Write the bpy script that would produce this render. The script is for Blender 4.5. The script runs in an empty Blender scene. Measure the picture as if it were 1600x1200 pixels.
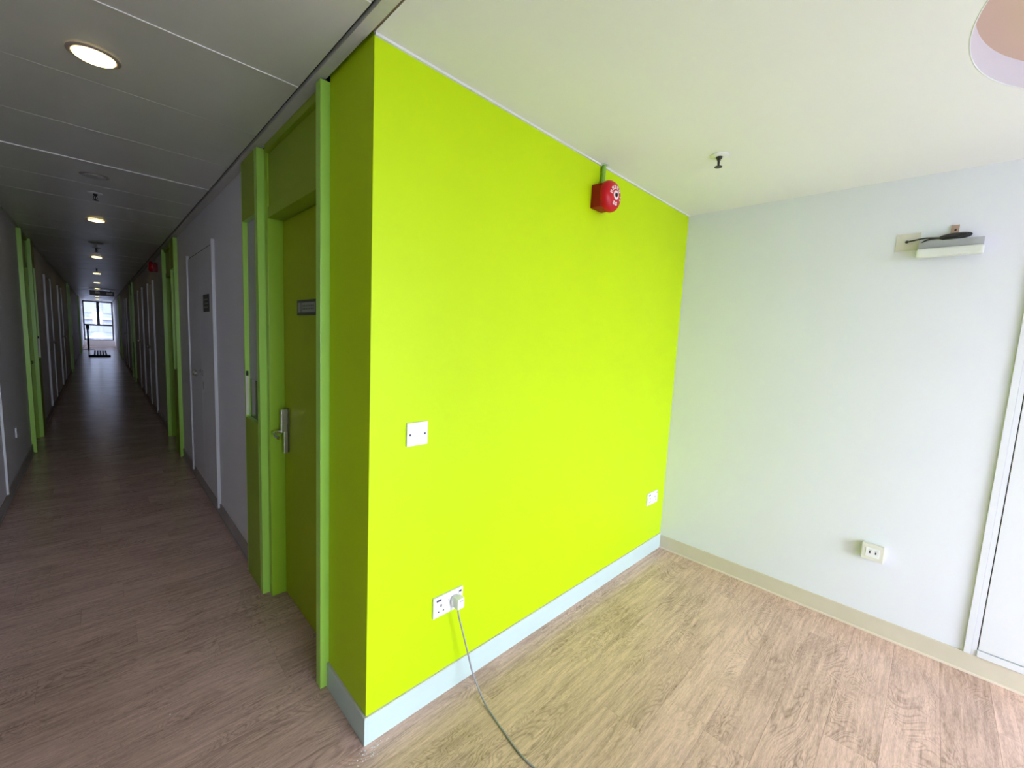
import bpy, bmesh, math, random
from mathutils import Vector, Matrix

# ---------------------------------------------------------------- camera, sky, light, exposure
scene = bpy.context.scene
C = scene.collection
random.seed(7)

cam_d = bpy.data.cameras.new('camera')
cam = bpy.data.objects.new('camera', cam_d)
C.objects.link(cam)
F_PX = 651.69
cam_d.sensor_fit = 'HORIZONTAL'
cam_d.sensor_width = 36.0
cam_d.lens = F_PX * 36.0 / 1600.0
cam_d.clip_start = 0.02
cam_d.clip_end = 300
R_ = Vector((0.71189771, -0.70053824, 0.04947561))
U_ = Vector((0.04037653, 0.11116073, 0.99298189))
F_ = Vector((0.70112152, 0.70490387, -0.10742038))
P_ = Vector((-0.63478873, -1.30487117, 1.49681418))
cam.matrix_world = Matrix(((R_.x, U_.x, -F_.x, P_.x), (R_.y, U_.y, -F_.y, P_.y),
                           (R_.z, U_.z, -F_.z, P_.z), (0, 0, 0, 1)))
scene.camera = cam

WORLD = 9.0
w = bpy.data.worlds.new('sky')
scene.world = w
w.use_nodes = True
bg = w.node_tree.nodes['Background']
bg.inputs['Color'].default_value = (0.93, 0.97, 1.16, 1)
bg.inputs['Strength'].default_value = WORLD

vs = scene.view_settings
vs.view_transform = 'Standard'
vs.look = 'None'
vs.gamma = 1.0
vs.use_curve_mapping = False
vs.exposure = 1.32

# ---------------------------------------------------------------- measures of the place (metres)
L = 2.305          # room width: green wall from x=0 to x=L at y=0
H = 2.40           # ceiling
XL = -1.20         # left wall of the corridor
YB = -4.60         # window wall behind the camera
YC = -4.90          # window at the near end of the corridor, behind the camera
YE = 30.0          # window at the far end of the corridor
WX0, WX1, WZ0, WZ1 = 0.02, 1.95, 0.10, 2.25     # room window

portal_d = bpy.data.lights.new('room_window_portal', 'AREA')
portal_d.shape = 'RECTANGLE'
portal_d.size = WX1 - WX0
portal_d.size_y = WZ1 - WZ0
portal_d.cycles.is_portal = True
portal = bpy.data.objects.new('room_window_portal', portal_d)
portal.location = ((WX0 + WX1) / 2, YB - 0.16, (WZ0 + WZ1) / 2)
portal.rotation_euler = (math.pi / 2, 0, 0)
C.objects.link(portal)
portal3_d = bpy.data.lights.new('near_end_window_portal', 'AREA')
portal3_d.shape = 'RECTANGLE'
portal3_d.size = 0.8
portal3_d.size_y = 1.40
portal3_d.cycles.is_portal = True
portal3 = bpy.data.objects.new('near_end_window_portal', portal3_d)
portal3.location = (-0.65, YC - 0.16, 1.55)
portal3.rotation_euler = (math.pi / 2, 0, 0)
C.objects.link(portal3)
portal2_d = bpy.data.lights.new('corridor_window_portal', 'AREA')
portal2_d.shape = 'RECTANGLE'
portal2_d.size = 1.2
portal2_d.size_y = 2.0
portal2_d.cycles.is_portal = True
portal2 = bpy.data.objects.new('corridor_window_portal', portal2_d)
portal2.location = (-0.6, YE + 0.2, 1.4)
portal2.rotation_euler = (-math.pi / 2, 0, 0)
C.objects.link(portal2)


# ---------------------------------------------------------------- materials
MATS = {}


def mat(name, col, rough=0.5, metal=0.0, emit=None, emit_s=0.0, noise=0.0, nscale=6.0, bump=0.0, bscale=200.0,
        spec=0.5, coat=0.0, trans=0.0):
    m = bpy.data.materials.new(name)
    m.use_nodes = True
    nt = m.node_tree
    b = nt.nodes['Principled BSDF']
    b.inputs['Base Color'].default_value = (*col, 1)
    b.inputs['Roughness'].default_value = rough
    b.inputs['Metallic'].default_value = metal
    b.inputs['Specular IOR Level'].default_value = spec
    b.inputs['Coat Weight'].default_value = coat
    b.inputs['Transmission Weight'].default_value = trans
    if emit:
        b.inputs['Emission Color'].default_value = (*emit, 1)
        b.inputs['Emission Strength'].default_value = emit_s
    geo = nt.nodes.new('ShaderNodeNewGeometry')
    if noise > 0:
        n = nt.nodes.new('ShaderNodeTexNoise')
        n.inputs['Scale'].default_value = nscale
        n.inputs['Detail'].default_value = 5
        nt.links.new(geo.outputs['Position'], n.inputs['Vector'])
        mx = nt.nodes.new('ShaderNodeMix')
        mx.data_type = 'RGBA'
        mx.inputs['A'].default_value = (*[c * (1 - noise) for c in col], 1)
        mx.inputs['B'].default_value = (*[min(1, c * (1 + noise)) for c in col], 1)
        nt.links.new(n.outputs['Fac'], mx.inputs['Factor'])
        nt.links.new(mx.outputs['Result'], b.inputs['Base Color'])
    if bump > 0:
        n = nt.nodes.new('ShaderNodeTexNoise')
        n.inputs['Scale'].default_value = bscale
        nt.links.new(geo.outputs['Position'], n.inputs['Vector'])
        bp = nt.nodes.new('ShaderNodeBump')
        bp.inputs['Strength'].default_value = bump
        bp.inputs['Distance'].default_value = 0.001
        nt.links.new(n.outputs['Fac'], bp.inputs['Height'])
        nt.links.new(bp.outputs['Normal'], b.inputs['Normal'])
    MATS[name] = m
    return m


mat('lime_paint', (0.53, 0.755, 0.002), 0.5, spec=0.2, noise=0.03, nscale=3, bump=0.15, bscale=60)
mat('green_gloss', (0.46, 0.82, 0.12), 0.32, noise=0.06, nscale=5)
mat('green_jamb', (0.36, 0.62, 0.03), 0.35, noise=0.05, nscale=5)
mat('green_leaf', (0.36, 0.47, 0.004), 0.42, spec=0.2, noise=0.05, nscale=4)
mat('green_panel', (0.30, 0.44, 0.02), 0.42, spec=0.3, noise=0.05, nscale=4)
mat('white_paint', (0.79, 0.81, 0.86), 0.6, noise=0.025, nscale=2.5, bump=0.1, bscale=50)
mat('corridor_paint', (0.85, 0.845, 0.88), 0.5, noise=0.03, nscale=2.5)
mat('ceiling_paint', (0.88, 0.88, 0.91), 0.8, noise=0.02, nscale=2)
mat('ceiling_panel', (0.70, 0.71, 0.66), 0.33, noise=0.04, nscale=9, bump=0.06, bscale=18)
mat('ceiling_bar', (0.85, 0.85, 0.82), 0.4)
mat('trim_grey', (0.62, 0.62, 0.58), 0.5, noise=0.08, nscale=30)
mat('trim_brown', (0.22, 0.16, 0.12), 0.8, noise=0.5, nscale=25)
mat('tan', (0.62, 0.46, 0.34), 0.7, noise=0.03, nscale=4)
mat('coffer_white', (0.62, 0.60, 0.63), 0.6)
mat('white_gloss', (0.76, 0.78, 0.80), 0.3)
mat('skirting_pale', (0.56, 0.70, 0.66), 0.4, noise=0.03, nscale=12)
mat('skirting_cream', (0.66, 0.60, 0.47), 0.42, noise=0.06, nscale=10)
mat('skirting_lip', (0.80, 0.70, 0.58), 0.4)
mat('skirting_corridor', (0.42, 0.38, 0.36), 0.45, noise=0.25, nscale=3)
mat('plastic_white', (0.86, 0.87, 0.88), 0.3)
mat('plastic_aged', (0.76, 0.75, 0.66), 0.35)
mat('dark', (0.012, 0.012, 0.012), 0.6)
mat('black', (0.018, 0.018, 0.018), 0.35)
mat('navy_mark', (0.03, 0.03, 0.08), 0.5)
mat('grey_mark', (0.45, 0.46, 0.52), 0.5)
mat('steel', (0.62, 0.60, 0.57), 0.3, 1.0)
mat('dark_steel', (0.22, 0.21, 0.20), 0.35, 1.0)
mat('chrome', (0.8, 0.8, 0.8), 0.12, 1.0)
mat('red_paint', (0.56, 0.002, 0.012), 0.32, spec=0.35)
mat('red_dark', (0.30, 0.006, 0.006), 0.45, spec=0.25)
mat('bell_white', (0.85, 0.83, 0.84), 0.5)
mat('cream', (0.80, 0.80, 0.66), 0.4)
mat('plate_grey', (0.33, 0.34, 0.35), 0.4)
mat('plate_text', (0.10, 0.15, 0.07), 0.5)
mat('frosted', (0.48, 0.50, 0.47), 0.55, noise=0.05, nscale=14)
mat('dark_glass', (0.13, 0.12, 0.125), 0.12)
mat('cable_grey', (0.30, 0.30, 0.33), 0.4)
mat('bare_plaster', (0.70, 0.67, 0.57), 0.8, noise=0.10, nscale=25)
mat('brown_tab', (0.48, 0.33, 0.24), 0.6)
mat('conduit_green', (0.24, 0.46, 0.06), 0.35)
mat('mat_black', (0.012, 0.012, 0.012), 0.9, spec=0.1)
mat('tray_grey', (0.42, 0.43, 0.43), 0.4)
mat('diffuser', (0.74, 0.77, 0.71), 0.3)
mat('frame_black', (0.02, 0.02, 0.022), 0.4)
mat('facade', (0.060, 0.068, 0.092), 0.8)
mat('facade_window', (0.042, 0.048, 0.072), 0.3)
mat('facade_ledge', (0.085, 0.092, 0.115), 0.8)
mat('lamp_on', (1.0, 0.95, 0.8), 0.4, emit=(1.0, 0.78, 0.36), emit_s=2.2)
mat('lamp_off', (0.5, 0.5, 0.48), 0.4)
mat('lamp_rim', (0.42, 0.36, 0.32), 0.35, 0.3)
mat('asphalt', (0.22, 0.22, 0.21), 0.9, noise=0.15, nscale=0.3)
mat('concrete', (0.35, 0.34, 0.33), 0.9)
mat('plaster_dust', (0.75, 0.78, 0.76), 0.9)
mat('sign_lit', (0.75, 0.78, 0.85), 0.3)


def glass_mat():
    m = bpy.data.materials.new('window_glass')
    m.use_nodes = True
    nt = m.node_tree
    nt.nodes.remove(nt.nodes['Principled BSDF'])
    out = nt.nodes['Material Output']
    t = nt.nodes.new('ShaderNodeBsdfTransparent')
    t.inputs['Color'].default_value = (0.95, 0.97, 0.97, 1)
    g = nt.nodes.new('ShaderNodeBsdfGlossy')
    g.inputs['Roughness'].default_value = 0.02
    mx = nt.nodes.new('ShaderNodeMixShader')
    mx.inputs[0].default_value = 0.06
    nt.links.new(t.outputs[0], mx.inputs[1])
    nt.links.new(g.outputs[0], mx.inputs[2])
    nt.links.new(mx.outputs[0], out.inputs['Surface'])
    MATS['window_glass'] = m


glass_mat()


def wood_mat():
    m = bpy.data.materials.new('oak_vinyl')
    m.use_nodes = True
    nt = m.node_tree
    N, LK = nt.nodes, nt.links
    b = N['Principled BSDF']
    geo = N.new('ShaderNodeNewGeometry')
    oi = N.new('ShaderNodeObjectInfo')

    def math_(op, a, bb=None):
        n = N.new('ShaderNodeMath')
        n.operation = op
        for i, v in enumerate((a, bb)):
            if v is None:
                continue
            if isinstance(v, (int, float)):
                n.inputs[i].default_value = v
            else:
                LK.new(v, n.inputs[i])
        return n.outputs[0]
    rnd = math_('FRACT', math_('ADD', oi.outputs['Random'], geo.outputs['Random Per Island']))
    sep = N.new('ShaderNodeSeparateXYZ')
    LK.new(geo.outputs['Position'], sep.inputs[0])

    def vec(sx, sy, off):
        c = N.new('ShaderNodeCombineXYZ')
        LK.new(math_('ADD', math_('MULTIPLY', sep.outputs['X'], sx), math_('MULTIPLY', rnd, off)), c.inputs['X'])
        LK.new(math_('ADD', math_('MULTIPLY', sep.outputs['Y'], sy), math_('MULTIPLY', rnd, off * 0.37)), c.inputs['Y'])
        return c.outputs[0]

    def noise(v, scale, detail, dist=0.0):
        n = N.new('ShaderNodeTexNoise')
        n.noise_dimensions = '2D'
        n.inputs['Scale'].default_value = scale
        n.inputs['Detail'].default_value = detail
        n.inputs['Distortion'].default_value = dist
        LK.new(v, n.inputs['Vector'])
        return n.outputs['Fac']
    field = noise(vec(2.0, 6.0, 41.0), 1.0, 3.5, 0.6)       # growth-ring field, long along the board
    rings = math_('SINE', math_('MULTIPLY', field, 190.0))
    rings = math_('POWER', math_('ADD', math_('MULTIPLY', rings, 0.5), 0.5), 3.0)
    ringmask = noise(vec(2.2, 6.0, 17.0), 1.0, 2.0)
    rr = N.new('ShaderNodeMapRange')
    rr.inputs['From Min'].default_value = 0.42
    rr.inputs['From Max'].default_value = 0.62
    LK.new(ringmask, rr.inputs['Value'])
    rings = math_('MULTIPLY', rings, rr.outputs[0])
    streak = noise(vec(5.0, 60.0, 23.0), 1.0, 6.0, 0.4)
    fine = noise(vec(38.0, 240.0, 5.0), 1.0, 4.0, 0.5)
    blot = noise(vec(1.2, 3.0, 9.0), 1.0, 3.0)
    v = math_('ADD', math_('MULTIPLY', streak, 0.50), math_('MULTIPLY', fine, 0.40))
    v = math_('ADD', v, math_('ADD', math_('MULTIPLY', blot, 0.32), 0.08))
    v = math_('ADD', v, math_('ADD', math_('MULTIPLY', rnd, 0.06), 0.02))
    v = math_('SUBTRACT', v, math_('MULTIPLY', rings, 0.18))
    cr = N.new('ShaderNodeValToRGB')
    cr.color_ramp.elements[0].position = 0.38
    cr.color_ramp.elements[0].color = (0.29, 0.19, 0.14, 1)
    cr.color_ramp.elements[1].position = 0.93
    cr.color_ramp.elements[1].color = (0.83, 0.57, 0.47, 1)
    LK.new(v, cr.inputs['Fac'])
    LK.new(cr.outputs['Color'], b.inputs['Base Color'])
    LK.new(math_('ADD', math_('MULTIPLY', streak, 0.10), 0.17), b.inputs['Roughness'])
    # shallow lengthwise swell and grain relief
    swell = noise(vec(1.0, 9.0, 3.0), 1.0, 2.0)
    bp = N.new('ShaderNodeBump')
    bp.inputs['Strength'].default_value = 0.35
    bp.inputs['Distance'].default_value = 0.0012
    LK.new(math_('ADD', math_('MULTIPLY', swell, 1.6), math_('MULTIPLY', streak, 0.5)), bp.inputs['Height'])
    LK.new(bp.outputs['Normal'], b.inputs['Normal'])
    b.inputs['Specular IOR Level'].default_value = 0.35
    MATS['oak_vinyl'] = m


wood_mat()


# ---------------------------------------------------------------- mesh helpers
class MB:
    def __init__(self):
        self.bm = bmesh.new()

    def box(self, a, b):
        x0, x1 = sorted((a[0], b[0]))
        y0, y1 = sorted((a[1], b[1]))
        z0, z1 = sorted((a[2], b[2]))
        v = [self.bm.verts.new(p) for p in ((x0, y0, z0), (x1, y0, z0), (x1, y1, z0), (x0, y1, z0),
                                            (x0, y0, z1), (x1, y0, z1), (x1, y1, z1), (x0, y1, z1))]
        for f in ((0, 3, 2, 1), (4, 5, 6, 7), (0, 1, 5, 4), (1, 2, 6, 5), (2, 3, 7, 6), (3, 0, 4, 7)):
            self.bm.faces.new([v[i] for i in f])
        return self

    def lathe(self, prof, o, axis=(0, 0, 1), n=40, cap=True):
        """prof: list of (radius, height along axis)"""
        ax = Vector(axis).normalized()
        t = Vector((1, 0, 0)) if abs(ax.x) < 0.9 else Vector((0, 1, 0))
        e1 = ax.cross(t).normalized()
        e2 = ax.cross(e1)
        o = Vector(o)
        rings = []
        for r, h in prof:
            rings.append([self.bm.verts.new(o + ax * h + (e1 * math.cos(k * 2 * math.pi / n) + e2 * math.sin(k * 2 * math.pi / n)) * max(r, 1e-5)) for k in range(n)])
        for i in range(len(rings) - 1):
            for k in range(n):
                self.bm.faces.new((rings[i][k], rings[i][(k + 1) % n], rings[i + 1][(k + 1) % n], rings[i + 1][k]))
        if cap:
            self.bm.faces.new(list(reversed(rings[0])))
            self.bm.faces.new(rings[-1])
        return self

    def cyl(self, p, q, r, n=20):
        p, q = Vector(p), Vector(q)
        return self.lathe([(r, 0), (r, (q - p).length)], p, q - p, n)

    def tube(self, pts, r, n=10, closed=False):
        P = [Vector(p) for p in pts]
        k = len(P)
        prev = None
        rings = []
        for i in range(k):
            a = P[i - 1] if (i > 0 or closed) else P[i]
            b = P[(i + 1) % k] if (i < k - 1 or closed) else P[i]
            d = (b - a).normalized()
            if prev is None:
                t = Vector((0, 0, 1)) if abs(d.z) < 0.9 else Vector((1, 0, 0))
                e = d.cross(t).normalized()
            else:
                e = (prev - d * prev.dot(d)).normalized()
            prev = e
            f = d.cross(e)
            rings.append([self.bm.verts.new(P[i] + (e * math.cos(j * 2 * math.pi / n) + f * math.sin(j * 2 * math.pi / n)) * r) for j in range(n)])
        rng = range(k if closed else k - 1)
        for i in rng:
            A, B = rings[i], rings[(i + 1) % k]
            for j in range(n):
                self.bm.faces.new((A[j], A[(j + 1) % n], B[(j + 1) % n], B[j]))
        if not closed:
            self.bm.faces.new(list(reversed(rings[0])))
            self.bm.faces.new(rings[-1])
        return self

    def plate_hole(self, x0, y0, x1, y1, z0, z1, cx, cy, r, n=96):
        """horizontal slab with a round hole"""
        ang = [k * 2 * math.pi / n for k in range(n)]
        for c in ((x0, y0), (x1, y0), (x1, y1), (x0, y1)):
            ang.append(math.atan2(c[1] - cy, c[0] - cx) % (2 * math.pi))
        ang = sorted(set(round(a, 7) for a in ang))
        lay = []
        for z in (z0, z1):
            inn, out = [], []
            for a in ang:
                dx, dy = math.cos(a), math.sin(a)
                inn.append(self.bm.verts.new((cx + r * dx, cy + r * dy, z)))
                ts = []
                if dx > 1e-9: ts.append((x1 - cx) / dx)
                if dx < -1e-9: ts.append((x0 - cx) / dx)
                if dy > 1e-9: ts.append((y1 - cy) / dy)
                if dy < -1e-9: ts.append((y0 - cy) / dy)
                t = min(ts)
                out.append(self.bm.verts.new((cx + t * dx, cy + t * dy, z)))
            lay.append((inn, out))
        k = len(ang)
        for i in range(k):
            j = (i + 1) % k
            (a0, b0), (a1, b1) = lay
            self.bm.faces.new((a0[i], a0[j], b0[j], b0[i]))
            self.bm.faces.new((a1[i], b1[i], b1[j], a1[j]))
            self.bm.faces.new((b0[i], b0[j], b1[j], b1[i]))
            self.bm.faces.new((a0[i], a1[i], a1[j], a0[j]))
        return self

    def build(self, name, m, parent=None, bevel=0.0, smooth=False, seg=2):
        bmesh.ops.recalc_face_normals(self.bm, faces=self.bm.faces)
        if bevel > 0:
            bmesh.ops.bevel(self.bm, geom=list(self.bm.edges), offset=bevel, segments=seg, profile=0.7, affect='EDGES', clamp_overlap=True)
        if parent is not None:
            o0 = world_origin(parent)
            bmesh.ops.translate(self.bm, verts=self.bm.verts, vec=-o0)
        me = bpy.data.meshes.new(name)
        self.bm.to_mesh(me)
        self.bm.free()
        me.materials.append(MATS[m])
        if smooth:
            for p in me.polygons:
                p.use_smooth = True
            me.set_sharp_from_angle(angle=math.radians(40))
        o = bpy.data.objects.new(name, me)
        C.objects.link(o)
        if parent is not None:
            o.parent = parent
        return o


def world_origin(o):
    v = Vector((0, 0, 0))
    while o is not None:
        v += o.location
        o = o.parent
    return v


def tag(o, label, cat, group=None, kind=None):
    o['label'] = label
    o['category'] = cat
    if group:
        o['group'] = group
    if kind:
        o['kind'] = kind
    return o


def empty(name, loc, label=None, cat=None, group=None, kind=None):
    o = bpy.data.objects.new(name, None)
    o.empty_display_size = 0.05
    o.location = loc
    C.objects.link(o)
    if label:
        tag(o, label, cat, group, kind)
    return o


def copy_tree(o, parent=None):
    c = o.copy()
    C.objects.link(c)
    c.parent = parent
    for ch in [x for x in o.children]:
        copy_tree(ch, c)
    return c


def B(name, m, a, b, parent=None, bevel=0.0, smooth=False):
    return MB().box(a, b).build(name, m, parent, bevel, smooth)


# ---------------------------------------------------------------- floor: vinyl planks laid along x
PW = 0.165
Y_SEAM = -1.156
floor = MB().box((XL - 0.15, YB - 0.15, -0.10), (L + 0.15, YE + 0.15, -0.0045)).box((XL - 0.15, YC - 0.15, -0.10), (0.1, YB - 0.1501, -0.0045)).build('floor', 'dark')
tag(floor, 'wood-effect vinyl plank floor running from the room into the corridor', 'floor', kind='structure')
PLANK_L = 1.22
rows = []
k0 = math.floor((YC - Y_SEAM) / PW)
k1 = math.ceil((YE - Y_SEAM) / PW)
far = MB()
plank_cache = {}
for k in range(k0, k1 + 1):
    y0 = max(Y_SEAM + k * PW, YC)
    y1 = min(Y_SEAM + (k + 1) * PW, YE)
    if y1 - y0 < 0.01:
        continue
    xmax = L if YB <= y0 < -0.02 else (0.12 if y0 > -0.02 else -0.06)
    xmin = XL - 0.06
    off = random.random() * PLANK_L
    x = xmin - off
    while x < xmax:
        xa, xb = max(x, xmin), min(x + PLANK_L, xmax)
        x += PLANK_L
        if xb - xa < 0.03:
            continue
        g = 0.0003
        visible = (-1.9 < y0 < 3.2)
        if visible:
            key = (round(xb - xa, 4), round(y1 - y0, 4))
            if key not in plank_cache:
                mb = MB().box((0, 0, -0.004), (xb - xa - 2 * g, y1 - y0 - 2 * g, 0))
                o = mb.build('plank', 'oak_vinyl', None, bevel=0.0003, seg=1)
                plank_cache[key] = o.data
                o.parent = floor
                o.location = (xa + g, y0 + g, 0)
            else:
                o = bpy.data.objects.new('plank', plank_cache[key])
                C.objects.link(o)
                o.parent = floor
                o.location = (xa + g, y0 + g, 0)
        else:
            far.box((xa + g, y0 + g, -0.004), (xb - g, y1 - g, 0))
fo = far.build('distant_planks', 'oak_vinyl', floor)
fo['kind'] = 'stuff'

# ---------------------------------------------------------------- ceilings
CX, CY, CR, CH = 1.165, -1.944, 0.669, 0.08
ceil = MB().plate_hole(-0.002, YB, L, 0.0, H, H + 0.07, CX, CY, CR + 0.003, 128).build('ceiling', 'ceiling_paint')
tag(ceil, 'pale plaster ceiling over the lime green room', 'ceiling', kind='structure')
MB().lathe([(CR + 0.0029, -0.0002), (CR, 0.0), (CR, CH)], (CX, CY, H), n=128, cap=False).build('coffer_side', 'coffer_white', ceil, smooth=True)
MB().lathe([(CR + 0.02, CH), (CR + 0.02, CH + 0.02)], (CX, CY, H), n=128).build('coffer_top', 'tan', ceil)
MB().lathe([(CR - 0.0002, 0.0004), (CR + 0.002, -0.0012), (CR + 0.005, 0.0002)], (CX, CY, H), n=128, cap=False).build('coffer_bead', 'white_gloss', ceil, smooth=True)

ceil2 = B('ceiling.001', 'dark', (XL - 0.15, YC - 0.15, H + 0.012), (0.3, YE + 0.15, H + 0.10))
tag(ceil2, 'grey panelled corridor ceiling with thin bright joints', 'ceiling', kind='structure')
pitch = 0.594
yj = 0.492
pan_mesh = None
k = math.ceil((YC - yj) / pitch)
while yj + k * pitch < YE:
    ya = yj + k * pitch
    yb = min(ya + pitch, YE)
    if pan_mesh is None:
        o = B('ceiling_panel', 'ceiling_panel', (0, 0.0009, 0), (-XL - 0.06 - 0.02, pitch - 0.0009, 0.012))
        pan_mesh = o.data
        o.parent = ceil2
    else:
        o = bpy.data.objects.new('ceiling_panel', pan_mesh)
        C.objects.link(o)
        o.parent = ceil2
    o.location = (XL + 0.02, ya, H + random.uniform(-0.0008, 0.0008))
    tl = 0.0012 if k < 7 else 0.005
    o.rotation_euler = (random.uniform(-tl, tl), random.uniform(-0.0008, 0.0008), 0)
    proud, hw = {-1: (0.0015, 0.001), 0: (0.0035, 0.0013), 2: (0.0006, 0.0007), 3: (0.0050, 0.0022)}.get(k, (0.0004, 0.0006))
    B('joint_bar', 'ceiling_bar', (XL + 0.02, ya - hw, H - proud), (-0.061, ya + hw, H + 0.004), ceil2)
    k += 1
# edge trims of the corridor ceiling
Y_D1_ = 0.345
t1 = B('trim_1', 'trim_grey', (-0.050, YC, H - 0.006), (-0.013, YE, H + 0.0115))
tag(t1, 'grey angle trim between the corridor ceiling and the right wall', 'ceiling trim', kind='structure')
tb = B('bare_edge', 'trim_brown', (-0.0125, YB, H + 0.002), (-0.0025, -0.001, H + 0.0118), t1)
B('wall_angle', 'trim_grey', (-0.0128, Y_D1_ + 0.05, H - 0.0055), (-0.0004, YE, H + 0.0115), t1)
t2 = B('trim_2', 'trim_grey', (XL, YC, H - 0.004), (XL + 0.018, YE, H + 0.0115))
tag(t2, 'grey angle trim between the corridor ceiling and the left wall', 'ceiling trim', kind='structure')
t3 = B('trim_3', 'white_gloss', (0.0, -0.009, H - 0.008), (L, -0.0005, H - 0.0003))
tag(t3, 'thin white bead along the top of the lime green wall', 'bead', kind='structure')

# ---------------------------------------------------------------- walls
Y_D1 = 0.345
wf = B('wall_front', 'lime_paint', (0, 0, -0.002), (L + 0.15, Y_D1 - 0.001, H + 0.11), bevel=0.0015)
tag(wf, 'bright lime green painted wall with its outer corner', 'wall', kind='structure')
wr = B('wall_right', 'white_paint', (L, YB - 0.15, -0.002), (L + 0.15, -0.0005, H + 0.11))
tag(wr, 'plain white wall meeting the lime green wall', 'wall', kind='structure')

UNIT_W = 1.18
# right side of the corridor: (y_start, flipped)   flipped = sidelight comes first
right_units = [(Y_D1, False), (4.50, True), (12.30, True), (20.4, True)]
left_units = [(5.50, False), (15.2, False), (23.4, False)]
right_cup = [(2.51, 3.75), (7.24, 8.20), (9.45, 10.6), (15.6, 16.8)]
left_cup = [(2.40, 3.65), (8.3, 9.4), (11.3, 12.4)]


def side_wall(name, x_face, sgn, units, y_from, label):
    """sgn=+1: wall body on +x side of x_face"""
    mb = MB()
    y = y_from
    for (u, fl) in units:
        if u - y > 0.001:
            mb.box((x_face, y, -0.002), (x_face + sgn * 0.3, u - 0.0005, H + 0.11))
        mb.box((x_face + sgn * 0.27, u - 0.0005, -0.002), (x_face + sgn * 0.3, u + UNIT_W + 0.0005, H + 0.11))
        y = u + UNIT_W + 0.0005
    mb.box((x_face, y, -0.002), (x_face + sgn * 0.3, YE, H + 0.11))
    o = mb.build(name, 'corridor_paint')
    tag(o, label, 'wall', kind='structure')
    return o


wcr = side_wall('wall_corridor', 0.0, 1, right_units, Y_D1, 'grey-white right wall of the corridor between the green doors')
wl = side_wall('wall_left', XL, -1, left_units, YC, 'grey-white left wall of the corridor')

# window wall behind the camera
mb = MB()
mb.box((-0.06, YB - 0.15, -0.002), (WX0, YB, H + 0.11))
mb.box((WX1, YB - 0.15, -0.002), (L, YB, H + 0.11))
mb.box((WX0, YB - 0.15, -0.002), (WX1, YB, WZ0))
mb.box((WX0, YB - 0.15, WZ1), (WX1, YB, H + 0.11))
wb = mb.build('wall_back', 'white_paint')
tag(wb, 'white wall with the wide daylight window facing the green wall', 'wall', kind='structure')
wp_ = MB().box((-0.06, YB + 0.0005, -0.002), (0.0, -1.52, H - 0.0065)).box((-0.06, YC, -0.002), (0.0, YB - 0.1505, H - 0.0065)).build('wall_light_block', 'white_paint')  # unseen partition added to block room window light from the corridor
CX0, CX1, CZ0, CZ1 = XL + 0.15, -0.25, 0.85, 2.25
mb = MB()
mb.box((XL - 0.3, YC - 0.15, -0.002), (CX0, YC - 0.0005, H + 0.11))
mb.box((CX1, YC - 0.15, -0.002), (0.1, YC - 0.0005, H + 0.11))
mb.box((CX0, YC - 0.15, -0.002), (CX1, YC - 0.0005, CZ0))
mb.box((CX0, YC - 0.15, CZ1), (CX1, YC - 0.0005, H + 0.11))
wn = mb.build('wall_near_end', 'white_paint')
tag(wn, 'white wall with a window closing the corridor behind the camera', 'wall', kind='structure')
win3 = empty('window_3', ((CX0 + CX1) / 2, YC - 0.08, CZ0), 'tall window at the near corridor end behind the camera', 'window', kind='structure')
mb = MB()
mb.box((CX0, YC - 0.11, CZ0), (CX0 + 0.03, YC - 0.05, CZ1))
mb.box((CX1 - 0.03, YC - 0.11, CZ0), (CX1, YC - 0.05, CZ1))
mb.box((CX0, YC - 0.11, CZ0), (CX1, YC - 0.05, CZ0 + 0.03))
mb.box((CX0, YC - 0.11, CZ1 - 0.03), (CX1, YC - 0.05, CZ1))
mb.build('window_frame', 'white_gloss', win3)
B('pane', 'window_glass', (CX0 + 0.03, YC - 0.083, CZ0 + 0.03), (CX1 - 0.03, YC - 0.077, CZ1 - 0.03), win3)
tag(wp_, 'added unseen white partition behind the camera keeping room window light off the corridor', 'wall', kind='structure')
win = empty('window_1', ((WX0 + WX1) / 2, YB - 0.08, WZ0), 'wide white framed window facing the lime green wall', 'window', kind='structure')
mb = MB()
fw = 0.045
mb.box((WX0, YB - 0.11, WZ0), (WX0 + fw, YB - 0.05, WZ1))
mb.box((WX1 - fw, YB - 0.11, WZ0), (WX1, YB - 0.05, WZ1))
mb.box((WX0, YB - 0.11, WZ0), (WX1, YB - 0.05, WZ0 + fw))
mb.box((WX0, YB - 0.11, WZ1 - fw), (WX1, YB - 0.05, WZ1))
mb.build('window_frame', 'white_gloss', win)
xm = (WX0 + WX1) / 2
B('mullion', 'white_gloss', (xm - 0.02, YB - 0.105, WZ0 + fw), (xm + 0.02, YB - 0.055, WZ1 - fw), win)
for a, b in ((WX0 + fw, xm - 0.02), (xm + 0.02, WX1 - fw)):
    B('pane', 'window_glass', (a, YB - 0.083, WZ0 + fw), (b, YB - 0.077, WZ1 - fw), win)

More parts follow.
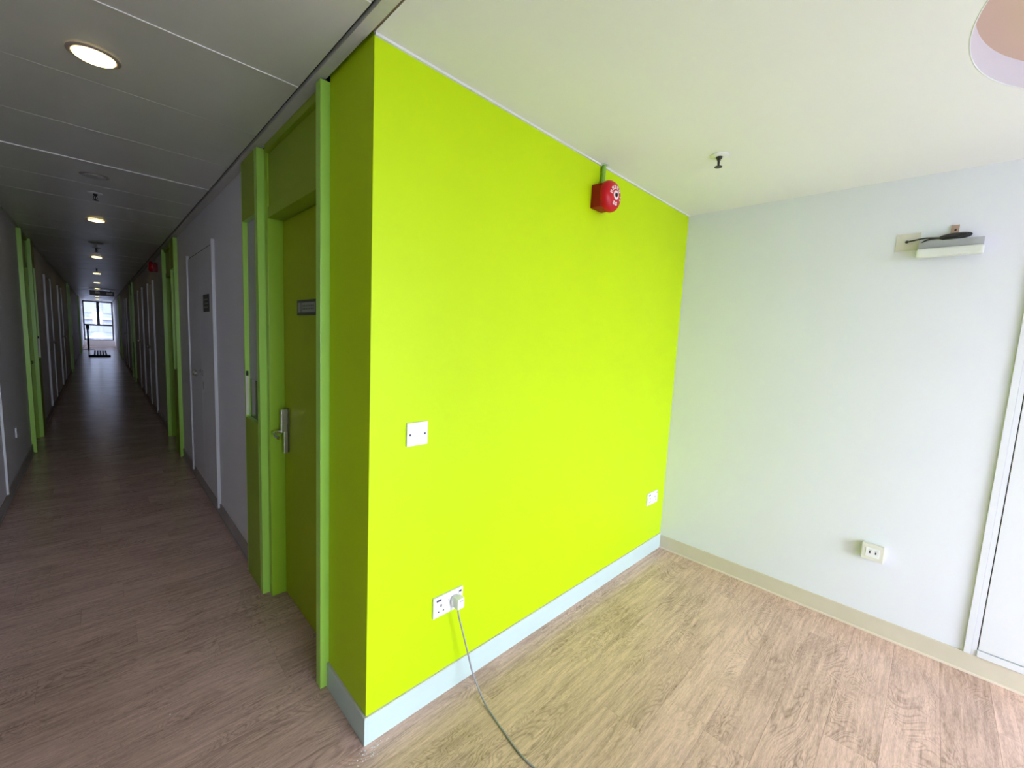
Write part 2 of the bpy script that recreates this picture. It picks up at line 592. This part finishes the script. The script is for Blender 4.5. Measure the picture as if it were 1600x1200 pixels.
# far end of the corridor with its black framed window
mb = MB()
mb.box((XL - 0.3, YE, -0.002), (XL + 0.03, YE + 0.15, H + 0.11))
mb.box((-0.04, YE, -0.002), (0.3, YE + 0.15, H + 0.11))
mb.box((XL + 0.03, YE, -0.002), (-0.04, YE + 0.15, 0.34))
mb.box((XL + 0.03, YE, 2.385), (-0.04, YE + 0.15, H + 0.11))
we = mb.build('wall_end', 'white_paint')
tag(we, 'pale wall closing the far end of the corridor', 'wall', kind='structure')
we_x0, we_x1, we_z0, we_z1 = XL + 0.03, -0.04, 0.34, 2.385
win2 = empty('window_2', (-0.6, YE + 0.05, we_z0), 'black framed window at the far end of the corridor', 'window', kind='structure')
mb = MB()
mb.box((we_x0, YE + 0.01, we_z0), (we_x0 + 0.05, YE + 0.08, we_z1))
mb.box((we_x1 - 0.05, YE + 0.01, we_z0), (we_x1, YE + 0.08, we_z1))
mb.box((we_x0, YE + 0.01, we_z1 - 0.06), (we_x1, YE + 0.08, we_z1))
mb.box((we_x0, YE + 0.01, we_z0), (we_x1, YE + 0.08, we_z0 + 0.03))
mb.build('window_frame', 'frame_black', win2)
B('transom', 'frame_black', (we_x0 + 0.05, YE + 0.01, 1.10), (we_x1 - 0.05, YE + 0.08, 1.18), win2)
B('mullion', 'frame_black', (-0.66, YE + 0.01, 1.18), (-0.55, YE + 0.08, we_z1 - 0.06), win2)
for a, b, z0, z1 in ((we_x0 + 0.05, -0.66, 1.18, we_z1 - 0.06), (-0.55, we_x1 - 0.05, 1.18, we_z1 - 0.06), (we_x0 + 0.05, we_x1 - 0.05, we_z0 + 0.03, 1.10)):
    B('pane', 'window_glass', (a, YE + 0.04, z0), (b, YE + 0.046, z1), win2)

grd = B('ground', 'asphalt', (-220, -220, -12.5), (220, 220, -12.0))
tag(grd, 'grey street far below the corridor window', 'ground', kind='structure')

# building across the street, seen through the far window
bld = empty('office_building', (0, 46, -12), 'pale washed-out building facade seen through the far corridor window', 'building')
B('facade', 'facade', (-26, 46, -12), (26, 54, 44), bld)
for i in range(6):
    z = -3.1 + i * 1.5
    B('ledge', 'facade_ledge', (-26, 45.8, z), (26, 46, z + 0.16), bld)
for i in range(5):
    for j in range(6):
        x = -3.6 + j * 1.1
        z = -2.6 + i * 1.5
        B('facade_window', 'facade_window', (x, 45.95, z), (x + 0.75, 46.0, z + 0.8), bld)


# ---------------------------------------------------------------- skirtings
mb = MB()
BH = 0.106
bt = 0.009
mb.box((-bt, -bt, 0), (L - 0.0005, -0.0003, BH))
mb.box((-bt, -0.0003, 0), (-0.0003, Y_D1 - 0.003, BH))
sk = mb.build('baseboard_front', 'skirting_pale', bevel=0.0012)
tag(sk, 'pale mint-white skirting around the foot of the lime green wall', 'skirting', kind='structure')
MB().box((-bt + 0.001, -bt + 0.001, BH), (L - 0.001, -0.0004, BH + 0.0035)).box((-bt + 0.001, -0.0004, BH), (-0.0004, Y_D1 - 0.004, BH + 0.0035)).build('top_seal', 'trim_grey', sk)
sk2 = B('baseboard_right', 'skirting_cream', (L - bt, YB, 0), (L - 0.0003, -bt - 0.0005, 0.098), bevel=0.0012)
tag(sk2, 'cream skirting along the foot of the white wall', 'skirting', kind='structure')
B('bottom_lip', 'skirting_lip', (L - bt - 0.008, YB, 0.0002), (L - bt - 0.0002, -bt - 0.0005, 0.010), sk2, bevel=0.002)


def corridor_skirting(name, x, sgn, units, y_from, label):
    mb = MB()
    y = y_from
    for (u, fl) in units:
        if u - y > 0.01:
            mb.box((x, y, 0), (x + sgn * 0.009, u - 0.002, 0.095))
            mb.box((x + sgn * 0.009, y, 0), (x + sgn * 0.016, u - 0.002, 0.010))
        y = u + UNIT_W + 0.002
    mb.box((x, y, 0), (x + sgn * 0.009, YE - 0.001, 0.095))
    o = mb.build(name, 'skirting_corridor')
    tag(o, label, 'skirting', kind='structure')


corridor_skirting('baseboard_corridor', -0.0003, -1, right_units, Y_D1, 'worn grey-brown skirting along the right corridor wall')
corridor_skirting('baseboard_left', XL + 0.0003, 1, left_units, YC + 0.001, 'worn grey-brown skirting along the left corridor wall')

# ---------------------------------------------------------------- green door units (door, transom, sidelight)
door_n = 0


def next_door():
    global door_n
    door_n += 1
    return 'door_%d' % door_n


def green_unit(side, y0, flip, label, detail=True):
    def W(s, d, z):
        y = y0 + (UNIT_W - s if flip else s)
        x = -d if side > 0 else XL + d
        return (x, y, z)
    root = empty(next_door(), W(UNIT_W / 2, 0, 0), label, 'door', kind='structure')

    def bx(name, m, s0, s1, d0, d1, z0, z1, parent=root, bevel=0.0):
        return B(name, m, W(s0, d0, z0), W(s1, d1, z1), parent, bevel)
    bx('post', 'green_gloss', 0.0, 0.045, -0.10, 0.034, 0.001, 2.388, bevel=0.002)
    bx('jamb', 'green_jamb', 0.045, 0.060, -0.10, -0.002, 0.001, 2.045)
    bx('jamb', 'green_jamb', 0.802, 0.846, -0.10, 0.001, 0.001, 2.388, bevel=0.0015)
    mb = MB()
    mb.box(W(0.045, -0.10, 2.045), W(0.802, 0.0, 2.098))
    mb.build('head_rail', 'green_panel', root, bevel=0.0015)
    bx('transom_panel', 'green_panel', 0.045, 0.802, -0.05, -0.006, 2.101, 2.355)
    bx('top_rail', 'green_panel', 0.045, 0.802, -0.10, 0.010, 2.358, 2.3935)
    bx('groove', 'dark', 0.045, 0.850, -0.10, -0.055, 2.050, 2.385)
    leaf = bx('leaf', 'green_leaf', 0.063, 0.799, -0.115, -0.070, 0.006, 2.040, bevel=0.0015)
    bx('gap_shadow_board', 'dark', 0.045, 0.850, -0.17, -0.118, 0.0005, 2.30)  # black board paints the shadow in the gaps under and around the leaf
    # sidelight box, standing proud
    mb = MB()
    mb.box(W(0.855, -0.10, 0.001), W(0.905, 0.034, 2.390))
    mb.box(W(1.165, -0.10, 0.001), W(UNIT_W, 0.034, 2.390))
    mb.box(W(0.905, -0.10, 2.075), W(1.165, 0.0338, 2.390))
    mb.box(W(0.905, -0.10, 0.001), W(1.165, 0.0338, 0.965))
    fr = mb.build('sidelight_frame', 'green_gloss', root)
    fr2 = MB().box(W(0.9055, 0.0338, 2.0755), W(1.1645, 0.0346, 2.3895)).box(W(0.9055, 0.0338, 0.0015), W(1.1645, 0.0346, 0.9645)).build('sidelight_panel', 'green_panel', root)
    bx('frosted_pane', 'frosted', 0.905, 1.165, 0.004, 0.010, 1.19, 2.075)
    bx('clear_pane', 'dark_glass', 0.905, 1.165, 0.004, 0.009, 0.965, 1.19)
    mb = MB()
    mb.box(W(1.1630, 0.016, 0.975), W(1.1650, 0.032, 1.205))
    st = mb.build('bare_strip', 'cream', root)
    bx('notch', 'dark', 1.1625, 1.1650, 0.018, 0.030, 1.207, 1.235)
    bx('backing_board', 'dark', 0.905, 1.165, -0.13, -0.12, 0.965, 2.075)
    # lever handle
    hs = 0.742
    plate = bx('lock_plate', 'dark_steel', hs - 0.022, hs + 0.028, -0.0700, -0.058, 0.835, 1.072, leaf, bevel=0.002)
    bx('lock_cover', 'steel', hs - 0.024, hs - 0.004, -0.058, -0.030, 0.945, 1.068, leaf, bevel=0.003)
    bx('lock_cover', 'steel', hs - 0.026, hs - 0.010, -0.060, -0.042, 0.832, 0.950, leaf, bevel=0.003)
    if detail:
        mb = MB()
        a, b_, c_ = Vector(W(hs, -0.058, 0.948)), Vector(W(hs, -0.012, 0.948)), Vector(W(hs - 0.006, -0.002, 0.944))
        e1, e2 = Vector(W(hs - 0.030, 0.001, 0.936)), Vector(W(hs - 0.07, -0.004, 0.930))
        mb.tube([a, b_, c_, e1, e2], 0.0085, 12)
        mb.build('lever', 'chrome', leaf, smooth=True)
        mb = MB().lathe([(0.009, 0), (0.009, 0.003)], W(hs + 0.008, -0.058, 0.875), Vector(W(0, 1, 0)) - Vector(W(0, 0, 0)), 16)
        mb.build('keyhole', 'black', leaf)
    return root, leaf, W


LAB_R = ['lime green door with nameplate and steel lever beside the lime corner',
         'green door with leading sidelight just past the white double doors',
         'third green door along the right corridor wall',
         'last green door on the right before the far window']
for i, (u, fl) in enumerate(right_units):
    root, leaf, W = green_unit(1, u, fl, LAB_R[i])
    if i == 0:
        B('nameplate_frame', 'black', W(0.316, -0.0700, 1.560), W(0.574, -0.064, 1.632), leaf, 0.001)
        B('nameplate', 'plate_grey', W(0.330, -0.0645, 1.573), W(0.510, -0.0632, 1.619), leaf)
        B('nameplate_tab', 'plate_grey', W(0.520, -0.0645, 1.573), W(0.560, -0.0632, 1.619), leaf)
        mb = MB()
        for r_ in range(2):
            for c_ in range(7):
                s0 = 0.345 + c_ * 0.022
                mb.box(W(s0, -0.0633, 1.586 + r_ * 0.013), W(s0 + 0.015, -0.0629, 1.594 + r_ * 0.013))
        mb.build('nameplate_lettering', 'plate_text', leaf)
LAB_L = ['green door with sidelight nearest on the left corridor wall', 'second green door along the left corridor wall',
         'last green door on the left before the far window']
for i, (u, fl) in enumerate(left_units):
    green_unit(-1, u, fl, LAB_L[i])


# ---------------------------------------------------------------- white cupboard doors
def cupboard(side, y0, y1, label, sign=False, knobs=True):
    def W(y, d, z):
        return (-d if side > 0 else XL + d, y, z)
    root = empty(next_door(), W((y0 + y1) / 2, 0, 0.1), label, 'door', kind='structure')
    z0, z1 = 0.1, 2.085
    for a, b in ((y0, y0 + 0.028), (y1 - 0.028, y1)):
        B('casing', 'white_gloss', W(a, 0.0005, z0 - 0.04 if side > 0 else z0), W(b, 0.022, 2.118), root, 0.0015)
    B('groove', 'dark', W(y0 + 0.028, 0.0005, z0), W(y1 - 0.028, 0.002, z1 + 0.012), root)
    ym = (y0 + y1) / 2
    lv = []
    for a, b in ((y0 + 0.031, ym - 0.002), (ym + 0.002, y1 - 0.031)):
        lv.append(B('leaf', 'corridor_paint', W(a, 0.002, z0 + 0.004), W(b, 0.010, z1), root, 0.001))
    if knobs:
        d = Vector(W(0, 1, 0)) - Vector(W(0, 0, 0))
        for lf, yk in ((lv[0], ym - 0.055), (lv[1], ym + 0.055)):
            MB().lathe([(0.026, 0), (0.026, 0.004), (0.010, 0.008), (0.010, 0.028), (0.022, 0.036), (0.027, 0.048), (0.022, 0.060), (0.008, 0.064)], W(yk, 0.010, 1.075), d, 24).build('knob', 'chrome', lf, smooth=True)
        B('key_plate', 'dark_steel', W(ym - 0.062, 0.010, 0.935), W(ym - 0.046, 0.0125, 1.0), lv[0], 0.001)
    if sign:
        B('notice', 'black', W(2.705, 0.010, 1.592), W(2.955, 0.013, 1.729), lv[0], 0.001)
        mb = MB()
        for r_ in range(3):
            mb.box(W(2.74, 0.0130, 1.622 + r_ * 0.030), W(2.92 - 0.03 * (r_ % 2), 0.0134, 1.634 + r_ * 0.030))
        mb.build('notice_lettering', 'plate_grey', lv[0])
    return root


cupboard(1, *right_cup[0], 'white double cupboard doors with black notice beside the green sidelight', sign=True)
cupboard(1, *right_cup[1], 'second white double cupboard doors down the right corridor wall')
cupboard(1, *right_cup[3], 'fourth white double cupboard doors down the right corridor wall')
cupboard(1, *right_cup[2], 'third white double cupboard doors down the right corridor wall')
cupboard(-1, *left_cup[0], 'white cupboard doors nearest on the left corridor wall')
cupboard(-1, *left_cup[1], 'white cupboard doors beyond the first left green door')

cupboard(-1, *left_cup[2], 'third white cupboard doors along the left corridor wall')

# white door in the white wall of the room
rd = empty(next_door(), (L, -2.0, 0.1), 'white flush door with white frame in the white wall', 'door', kind='structure')
ya, yb = -1.556, -2.46
B('casing', 'white_gloss', (L - 0.012, ya, 0.097), (L - 0.0005, ya - 0.024, 2.14), rd, 0.002)
B('casing', 'white_gloss', (L - 0.009, ya - 0.0245, 0.097), (L - 0.0005, ya - 0.042, 2.14), rd, 0.002)
B('casing', 'white_gloss', (L - 0.022, yb, 0.097), (L - 0.0005, yb + 0.042, 2.14), rd, 0.002)
B('head_casing', 'white_gloss', (L - 0.022, ya - 0.0425, 2.098), (L - 0.0005, yb + 0.0425, 2.14), rd, 0.002)
B('sill_casing', 'white_gloss', (L - 0.015, ya - 0.0425, 0.099), (L - 0.0005, yb + 0.0425, 0.130), rd, 0.002)
B('groove', 'dark', (L - 0.003, ya - 0.0425, 0.1305), (L - 0.0005, yb + 0.0425, 2.0975), rd)
lf = B('leaf', 'white_gloss', (L - 0.010, ya - 0.0455, 0.134), (L - 0.003, yb + 0.0455, 2.0945), rd, 0.001)
MB().lathe([(0.026, 0), (0.026, 0.004), (0.010, 0.008), (0.010, 0.028), (0.022, 0.036), (0.027, 0.048), (0.022, 0.060), (0.008, 0.064)], (L - 0.010, yb + 0.12, 1.05), (-1, 0, 0), 24).build('knob', 'chrome', lf, smooth=True)


# ---------------------------------------------------------------- sockets and plates on the green wall
def screw(p, ax, parent, r=0.0040, m='navy_mark'):
    MB().lathe([(r, 0), (r, 0.0008)], p, ax, 12).build('screw', m, parent)


bp_ = empty('blank_plate', (0.181, 0, 1.135), 'square white blank plate with two screws on the lime green wall', 'wall plate')
B('plate', 'plastic_white', (0.138, -0.009, 1.092), (0.224, -0.0004, 1.178), bp_, 0.0015)
screw((0.150, -0.009, 1.134), (0, -1, 0), bp_)
screw((0.212, -0.009, 1.134), (0, -1, 0), bp_)


def double_socket(x0, z0, label, rocker='navy_mark', group=None):
    r = empty('double_socket', (x0 + 0.073, 0, z0), label, 'socket', group)
    pl = B('plate', 'plastic_white', (x0, -0.010, z0), (x0 + 0.147, -0.0004, z0 + 0.087), r, 0.0015)
    for i in (0, 1):
        cx = x0 + 0.037 + i * 0.073
        sw = B('switch', 'plastic_white', (cx - 0.008 + (0.022 if i else -0.012), -0.0125, z0 + 0.060), (cx + 0.008 + (0.022 if i else -0.012), -0.0095, z0 + 0.078), r, 0.001)
        sx = cx + (0.022 if i else -0.012)
        B('switch_mark', rocker, (sx - (0.006 if i else 0.011), -0.0131, z0 + 0.069), (sx + (0.006 if i else 0.011), -0.0125, z0 + 0.0765), sw)
        B('pin_hole', 'dark', (cx - 0.003, -0.0106, z0 + 0.041), (cx + 0.003, -0.0099, z0 + 0.052), r)
        B('pin_hole', 'dark', (cx - 0.0150, -0.0106, z0 + 0.019), (cx - 0.0085, -0.0099, z0 + 0.0245), r)
        B('pin_hole', 'dark', (cx + 0.0085, -0.0106, z0 + 0.019), (cx + 0.0150, -0.0099, z0 + 0.0245), r)
    screw((x0 + 0.0735, -0.0099, z0 + 0.056), (0, -1, 0), r, 0.0025, 'grey_mark')
    return r


double_socket(0.274, 0.362, 'white double socket with plug and grey cable on lime green wall')
double_socket(2.040, 0.384, 'white double socket low beside the corner with the white wall')

pg = empty('plug', (0.385, -0.0110, 0.382), 'white three-pin plug in the double socket on the lime wall', 'plug')
MB().lathe([(0.023, 0.0), (0.024, 0.003), (0.024, 0.010), (0.021, 0.014)], (0.378, -0.0110, 0.404), (0, -1, 0), 28).build('plug_base', 'plastic_white', pg, smooth=True)
MB().box((0.362, -0.054, 0.385), (0.396, -0.024, 0.430)).build('plug_body', 'plastic_white', pg, bevel=0.004, smooth=True)
B('plug_mark', 'grey_mark', (0.372, -0.0546, 0.417), (0.390, -0.0538, 0.422), pg)
cb = MB()
ctrl = [(0.370, -0.046, 0.386), (0.368, -0.054, 0.362), (0.376, -0.060, 0.324), (0.412, -0.070, 0.183), (0.426, -0.088, 0.100), (0.436, -0.118, 0.040),
        (0.430, -0.170, 0.010), (0.420, -0.235, 0.0036), (0.409, -0.297, 0.0036), (0.393, -0.399, 0.0036), (0.394, -0.477, 0.0036), (0.41, -0.60, 0.0036), (0.48, -0.80, 0.0036), (0.60, -0.95, 0.0036)]


def spline(pts, n=8):
    P = [Vector(p) for p in pts]
    out = []
    for i in range(len(P) - 1):
        p0 = P[max(i - 1, 0)]
        p1, p2 = P[i], P[i + 1]
        p3 = P[min(i + 2, len(P) - 1)]
        for k in range(n):
            t = k / n
            out.append(0.5 * ((2 * p1) + (p2 - p0) * t + (2 * p0 - 5 * p1 + 4 * p2 - p3) * t * t + (3 * p1 - p0 - 3 * p2 + p3) * t ** 3))
    out.append(P[-1])
    return out


cb.tube(spline(ctrl), 0.0034, 10).build('cable', 'cable_grey', pg, smooth=True)

# socket on the white wall
ws = empty('surface_socket', (L, -1.185, 0.452), 'aged white surface-mounted socket low on the white wall', 'socket')
B('back_box', 'plastic_aged', (L - 0.024, -1.226, 0.413), (L - 0.0004, -1.140, 0.494), ws, 0.003)
B('face_plate', 'plastic_aged', (L - 0.034, -1.229, 0.410), (L - 0.0245, -1.137, 0.497), ws, 0.003)
B('insert', 'plastic_white', (L - 0.0355, -1.211, 0.428), (L - 0.0335, -1.155, 0.479), ws, 0.0008)
for dy in (-1.171, -1.195):
    B('slot', 'dark', (L - 0.0362, dy - 0.004, 0.448), (L - 0.0354, dy + 0.002, 0.460), ws)
    B('slot', 'grey_mark', (L - 0.0362, dy - 0.008, 0.464), (L - 0.0354, dy + 0.004, 0.467), ws)

# small socket on the left corridor wall
ls = empty('wall_socket', (XL, 4.44, 0.40), 'small white socket on the left corridor wall before the green door', 'socket')
B('plate', 'plastic_white', (XL + 0.0005, 4.38, 0.40), (XL + 0.010, 4.467, 0.487), ls, 0.0015)
for dy, z in ((4.424, 0.452), (4.410, 0.428), (4.438, 0.428)):
    B('pin_hole', 'dark', (XL + 0.0098, dy - 0.003, z), (XL + 0.0106, dy + 0.003, z + 0.008), ls)


# ---------------------------------------------------------------- fire alarm bells
def bell(label, group):
    """built at the origin: wall plane y=0, facing -y; centre of box at z=0"""
    r = empty('fire_bell', (0, 0, 0), label, 'bell', group)
    MB().box((-0.050, -0.060, -0.056), (0.050, -0.0004, 0.056)).build('back_box', 'red_dark', r, bevel=0.004, smooth=True)
    go = (0.018, -0.056, 0.006)
    g = MB().lathe([(0.071, 0.0), (0.075, 0.002), (0.076, 0.010), (0.073, 0.022), (0.064, 0.034), (0.048, 0.042), (0.026, 0.046), (0.0, 0.0465)], go, (0, -1, 0), 48).build('gong', 'red_paint', r, smooth=True)
    MB().lathe([(0.0215, 0.0445), (0.0215, 0.0475), (0.0125, 0.0485), (0.0125, 0.0465)], go, (0, -1, 0), 32, cap=False).build('centre_ring', 'bell_white', g, smooth=True)
    MB().lathe([(0.0085, 0.045), (0.0085, 0.053), (0.005, 0.055)], go, (0, -1, 0), 6).build('bolt', 'black', g)

    def mark(mb, ang, rad, wd, ht):
        # flat printed stroke block following the dome
        hgt = 0.0464 - max(0.0, rad - 0.024) * 0.165
        c = Vector((go[0] + math.sin(ang) * rad, 0, go[2] + math.cos(ang) * rad))
        rx = Vector((math.cos(ang), 0, -math.sin(ang)))
        rz = Vector((math.sin(ang), 0, math.cos(ang)))
        y = go[1] - hgt
        vs_ = []
        for yy in (y - 0.0006, y + 0.004):
            for a, b in ((-1, -1), (1, -1), (1, 1), (-1, 1)):
                p = c + rx * wd * a / 2 + rz * ht * b / 2
                vs_.append(mb.bm.verts.new((p.x, yy, p.z)))
        for f in ((0, 1, 2, 3), (7, 6, 5, 4), (0, 4, 5, 1), (1, 5, 6, 2), (2, 6, 7, 3), (3, 7, 4, 0)):
            mb.bm.faces.new([vs_[i] for i in f])
    mb = MB()
    for a in (-78, -46, -14, 18, 50):
        for da, rr in ((-6, 0.038), (6, 0.038), (0, 0.031), (0, 0.045)):
            mark(mb, math.radians(a + da), rr, 0.0040 if da else 0.013, 0.016 if da else 0.0034)
    for a in (90, 112):
        mark(mb, math.radians(a), 0.041, 0.0045, 0.014)
    for a in (168, 196):
        for da, rr in ((-6, 0.040), (6, 0.037), (0, 0.034), (0, 0.046)):
            mark(mb, math.radians(a + da), rr, 0.0040 if da else 0.014, 0.015 if da else 0.0036)
    mb.build('white_lettering', 'bell_white', g)
    MB().lathe([(0.014, 0), (0.014, 0.012)], (0.030, -0.020, 0.056), (0, 0, 1), 16).build('conduit_gland', 'black', r, smooth=True)
    # under-dome striker housing
    B('striker', 'black', (-0.034, -0.064, -0.036), (-0.020, -0.058, 0.0), r, 0.001)
    return r


bl = bell('red fire alarm bell with white lettering high on the lime green wall', 'fire alarm bells')
bl.location = (1.206, 0, 2.226)
bl2 = copy_tree(bl)
bl2['label'] = 'dark fire alarm bell high on the right corridor wall'
bl2.location = (0, 6.60, 2.25)
bl2.rotation_euler = (0, 0, -math.pi / 2)
cd = empty('conduit', (1.232, -0.013, 2.30), 'short green painted conduit above the red bell', 'pipe')
MB().cyl((1.232, -0.013, 2.293), (1.232, -0.013, 2.399), 0.0115, 20).build('pipe', 'conduit_green', cd, smooth=True)
MB().lathe([(0.0117, 0), (0.020, 0.001), (0.020, 0.004), (0.0117, 0.005)], (1.232, -0.0205, 2.3945), (0, 0, 1), 24, cap=False).build('collar', 'white_gloss', cd, smooth=True)


# ---------------------------------------------------------------- sprinklers
def sprinkler(label):
    r = empty('sprinkler', (0, 0, 0), label, 'sprinkler', 'ceiling sprinklers')
    MB().lathe([(0.040, -0.0003), (0.040, -0.003), (0.034, -0.007), (0.016, -0.008), (0.016, -0.0003)], (0, 0, 0), (0, 0, 1), 32, cap=False).build('escutcheon', 'plastic_white', r, smooth=True)
    MB().lathe([(0.013, -0.002), (0.013, -0.014), (0.009, -0.018), (0.0075, -0.024)], (0, 0, 0), (0, 0, 1), 16).build('body', 'black', r, smooth=True)
    for s in (-1, 1):
        MB().tube([(s * 0.007, 0, -0.022), (s * 0.0095, 0, -0.032), (s * 0.007, 0, -0.044), (0, 0, -0.050)], 0.0024, 8).build('frame_arm', 'black', r, smooth=True)
    MB().cyl((0, 0, -0.022), (0, 0, -0.048), 0.003, 10).build('bulb', 'black', r, smooth=True)
    MB().lathe([(0.017, -0.0505), (0.017, -0.0525), (0.004, -0.0535)], (0, 0, 0), (0, 0, 1), 20).build('deflector', 'black', r, smooth=True)
    return r


sp = sprinkler('small black pendant sprinkler on the pale room ceiling')
sp.location = (1.475, -0.487, H)
for y, lab in ((3.10, 'nearest small dark sprinkler on the corridor ceiling'), (6.45, 'second small dark sprinkler along the corridor ceiling'),
               (9.6, 'third small dark sprinkler along the corridor ceiling')):
    c = copy_tree(sp)
    c.location = (-0.61, y, H - 0.002)
    c['label'] = lab


# ---------------------------------------------------------------- downlights of the corridor
def downlight(on):
    r = empty('downlight', (0, 0, 0), 'downlight', 'downlight', 'corridor downlights')
    MB().lathe([(0.070, -0.0005), (0.070, -0.003), (0.065, -0.006), (0.057, -0.005), (0.055, -0.001)], (0, 0, 0), (0, 0, 1), 48, cap=False).build('rim', 'lamp_rim', r, smooth=True)
    MB().lathe([(0.0545, -0.0005), (0.0535, -0.009), (0.049, -0.0115), (0.025, -0.0125), (0.0, -0.0127)], (0, 0, 0), (0, 0, 1), 48).build('lamp', 'lamp_on' if on else 'lamp_off', r, smooth=True)
    return r


on_y = [0.85, 4.28, 7.6, 10.8, 13.9, 17.0, 20.2, 23.4, 26.6]
names = ['nearest', 'second', 'third', 'fourth', 'fifth', 'sixth', 'seventh', 'eighth', 'farthest']
proto = None
for y, nm in zip(on_y, names):
    c = downlight(True) if proto is None else copy_tree(proto)
    if proto is None:
        proto = c
    c.location = (-0.607, y, H - 0.002)
    c['label'] = '%s glowing warm round downlight along the corridor ceiling' % nm
proto = None
for y, nm in ((2.58, 'unlit grey round downlight between the nearest two glowing ones'), (5.95, 'unlit grey round downlight past the second glowing one')):
    c = downlight(False) if proto is None else copy_tree(proto)
    if proto is None:
        proto = c
    c.location = (-0.612, y, H - 0.002)
    c['label'] = nm

# ---------------------------------------------------------------- emergency light hanging on the white wall
em = empty('emergency_light', (L, -1.29, 2.0), 'white emergency light with coiled black cable on the white wall', 'light fitting')
B('tray', 'tray_grey', (L - 0.034, -1.402, 2.006), (L - 0.004, -1.184, 2.072), em, 0.004, True)
MB().box((L - 0.075, -1.404, 1.990), (L - 0.030, -1.180, 2.030)).build('diffuser', 'diffuser', em, bevel=0.014, smooth=True, seg=4)
B('mounting_tab', 'brown_tab', (L - 0.006, -1.315, 2.06), (L - 0.0005, -1.288, 2.142), em, 0.001)
MB().lathe([(0.0042, 0), (0.0042, 0.002)], (L - 0.006, -1.303, 2.118), (-1, 0, 0), 12).build('tab_hole', 'dark', em)
mb = MB()
loop = []
for k_ in range(5):
    a0 = 0.052 - 0.004 * k_
    b0 = 0.0125 - 0.0024 * k_
    pts = []
    for j in range(28):
        t = j * 2 * math.pi / 28
        y_ = -1.306 + math.cos(t) * a0 - 0.004 * (k_ % 2)
        z_ = 2.088 + math.sin(t) * b0 + 0.04 * (y_ + 1.306) * -1 * 0.9
        pts.append((L - 0.014 - 0.007 * k_, y_, z_))
    mb.tube(pts, 0.0036, 8, closed=True)
mb.tube(spline([(L - 0.004, -1.137, 2.083), (L - 0.018, -1.160, 2.084), (L - 0.026, -1.205, 2.088), (L - 0.026, -1.258, 2.083)]), 0.0036, 8)
mb.tube(spline([(L - 0.030, -1.192, 2.066), (L - 0.036, -1.208, 2.076), (L - 0.034, -1.235, 2.081), (L - 0.028, -1.262, 2.081)]), 0.0036, 8)
mb.tube(spline([(L - 0.030, -1.258, 2.081), (L - 0.036, -1.30, 2.077), (L - 0.034, -1.345, 2.086)]), 0.005, 8)
mb.build('cable_coil', 'black', em, smooth=True)
wp = B('wall_patch', 'bare_plaster', (L - 0.003, -1.186, 2.040), (L - 0.0003, -1.096, 2.124), None, 0.001)
tag(wp, 'beige unpainted wall patch with cable hole beside the emergency light', 'wall patch')
MB().lathe([(0.007, 0), (0.007, 0.004), (0.004, 0.007)], (L - 0.003, -1.137, 2.083), (-1, 0, 0), 16).build('cable_hole', 'black', wp, smooth=True)

# ---------------------------------------------------------------- things at the far end of the corridor
hs_ = empty('hanging_sign', (-0.5, 17.6, 2.2), 'dark hanging ceiling sign with pale panels before the far window', 'sign')
B('sign_box', 'black', (-0.78, 17.55, 2.215), (-0.22, 17.60, 2.365), hs_, 0.003)
B('sign_panel', 'sign_lit', (-0.40, 17.546, 2.25), (-0.26, 17.5502, 2.335), hs_)
B('sign_panel', 'sign_lit', (-0.66, 17.546, 2.27), (-0.56, 17.5502, 2.335), hs_)
for x in (-0.70, -0.30):
    MB().cyl((x, 17.575, 2.365), (x, 17.575, H - 0.001), 0.008, 10).build('hanger', 'black', hs_)
st_ = empty('barrier_stand', (-1.03, 27.0, 0), 'thin black upright stand left of the far window', 'stand')
MB().lathe([(0.20, 0.001), (0.20, 0.02), (0.05, 0.035)], (-0.99, 27.0, 0), (0, 0, 1), 32).build('base', 'black', st_)
MB().cyl((-0.99, 27, 0.03), (-0.99, 27, 1.10), 0.035, 16).build('pole', 'black', st_, smooth=True)
MB().cyl((-0.99, 27, 0.95), (-0.99, 27, 1.16), 0.06, 16).build('head', 'black', st_, smooth=True)
mt_ = empty('floor_grille', (-0.62, 24, 0), 'black slatted mat on the floor before the far window', 'mat')
B('front_bar', 'mat_black', (-0.94, 21.6, 0.001), (-0.32, 22.1, 0.05), mt_, 0.004)
for i in range(5):
    x = -0.80 + i * 0.085
    B('slat', 'mat_black', (x, 22.12, 0.001), (x + 0.05, 25.8, 0.025), mt_)

# crumbs of plaster by the lime corner
rng = random.Random(3)
mb = MB()
for i in range(46):
    a = rng.uniform(-2.7, -0.4)
    d = rng.uniform(0.02, 0.10)
    x, y, s = 0.005 + math.cos(a) * d * 0.9 - 0.01, -0.012 + math.sin(a) * d * 0.6, rng.uniform(0.0008, 0.0022)
    mb.box((x, y, 0.0), (x + s * 1.5, y + s, s))
for x, y in ((0.52, -0.72), (0.68, -0.60), (0.80, -0.92), (0.93, -0.60), (1.05, -0.95), (0.62, -0.86), (0.40, -0.85), (-0.12, 0.0), (-0.5, 0.6), (1.60, -1.42), (1.75, -1.40)):
    s = rng.uniform(0.0015, 0.003)
    mb.box((x, y, 0.0), (x + s * 1.6, y + s, s))
db = mb.build('plaster_crumbs', 'plaster_dust')
tag(db, 'white plaster crumbs scattered on the floor by the lime corner', 'debris', kind='stuff')
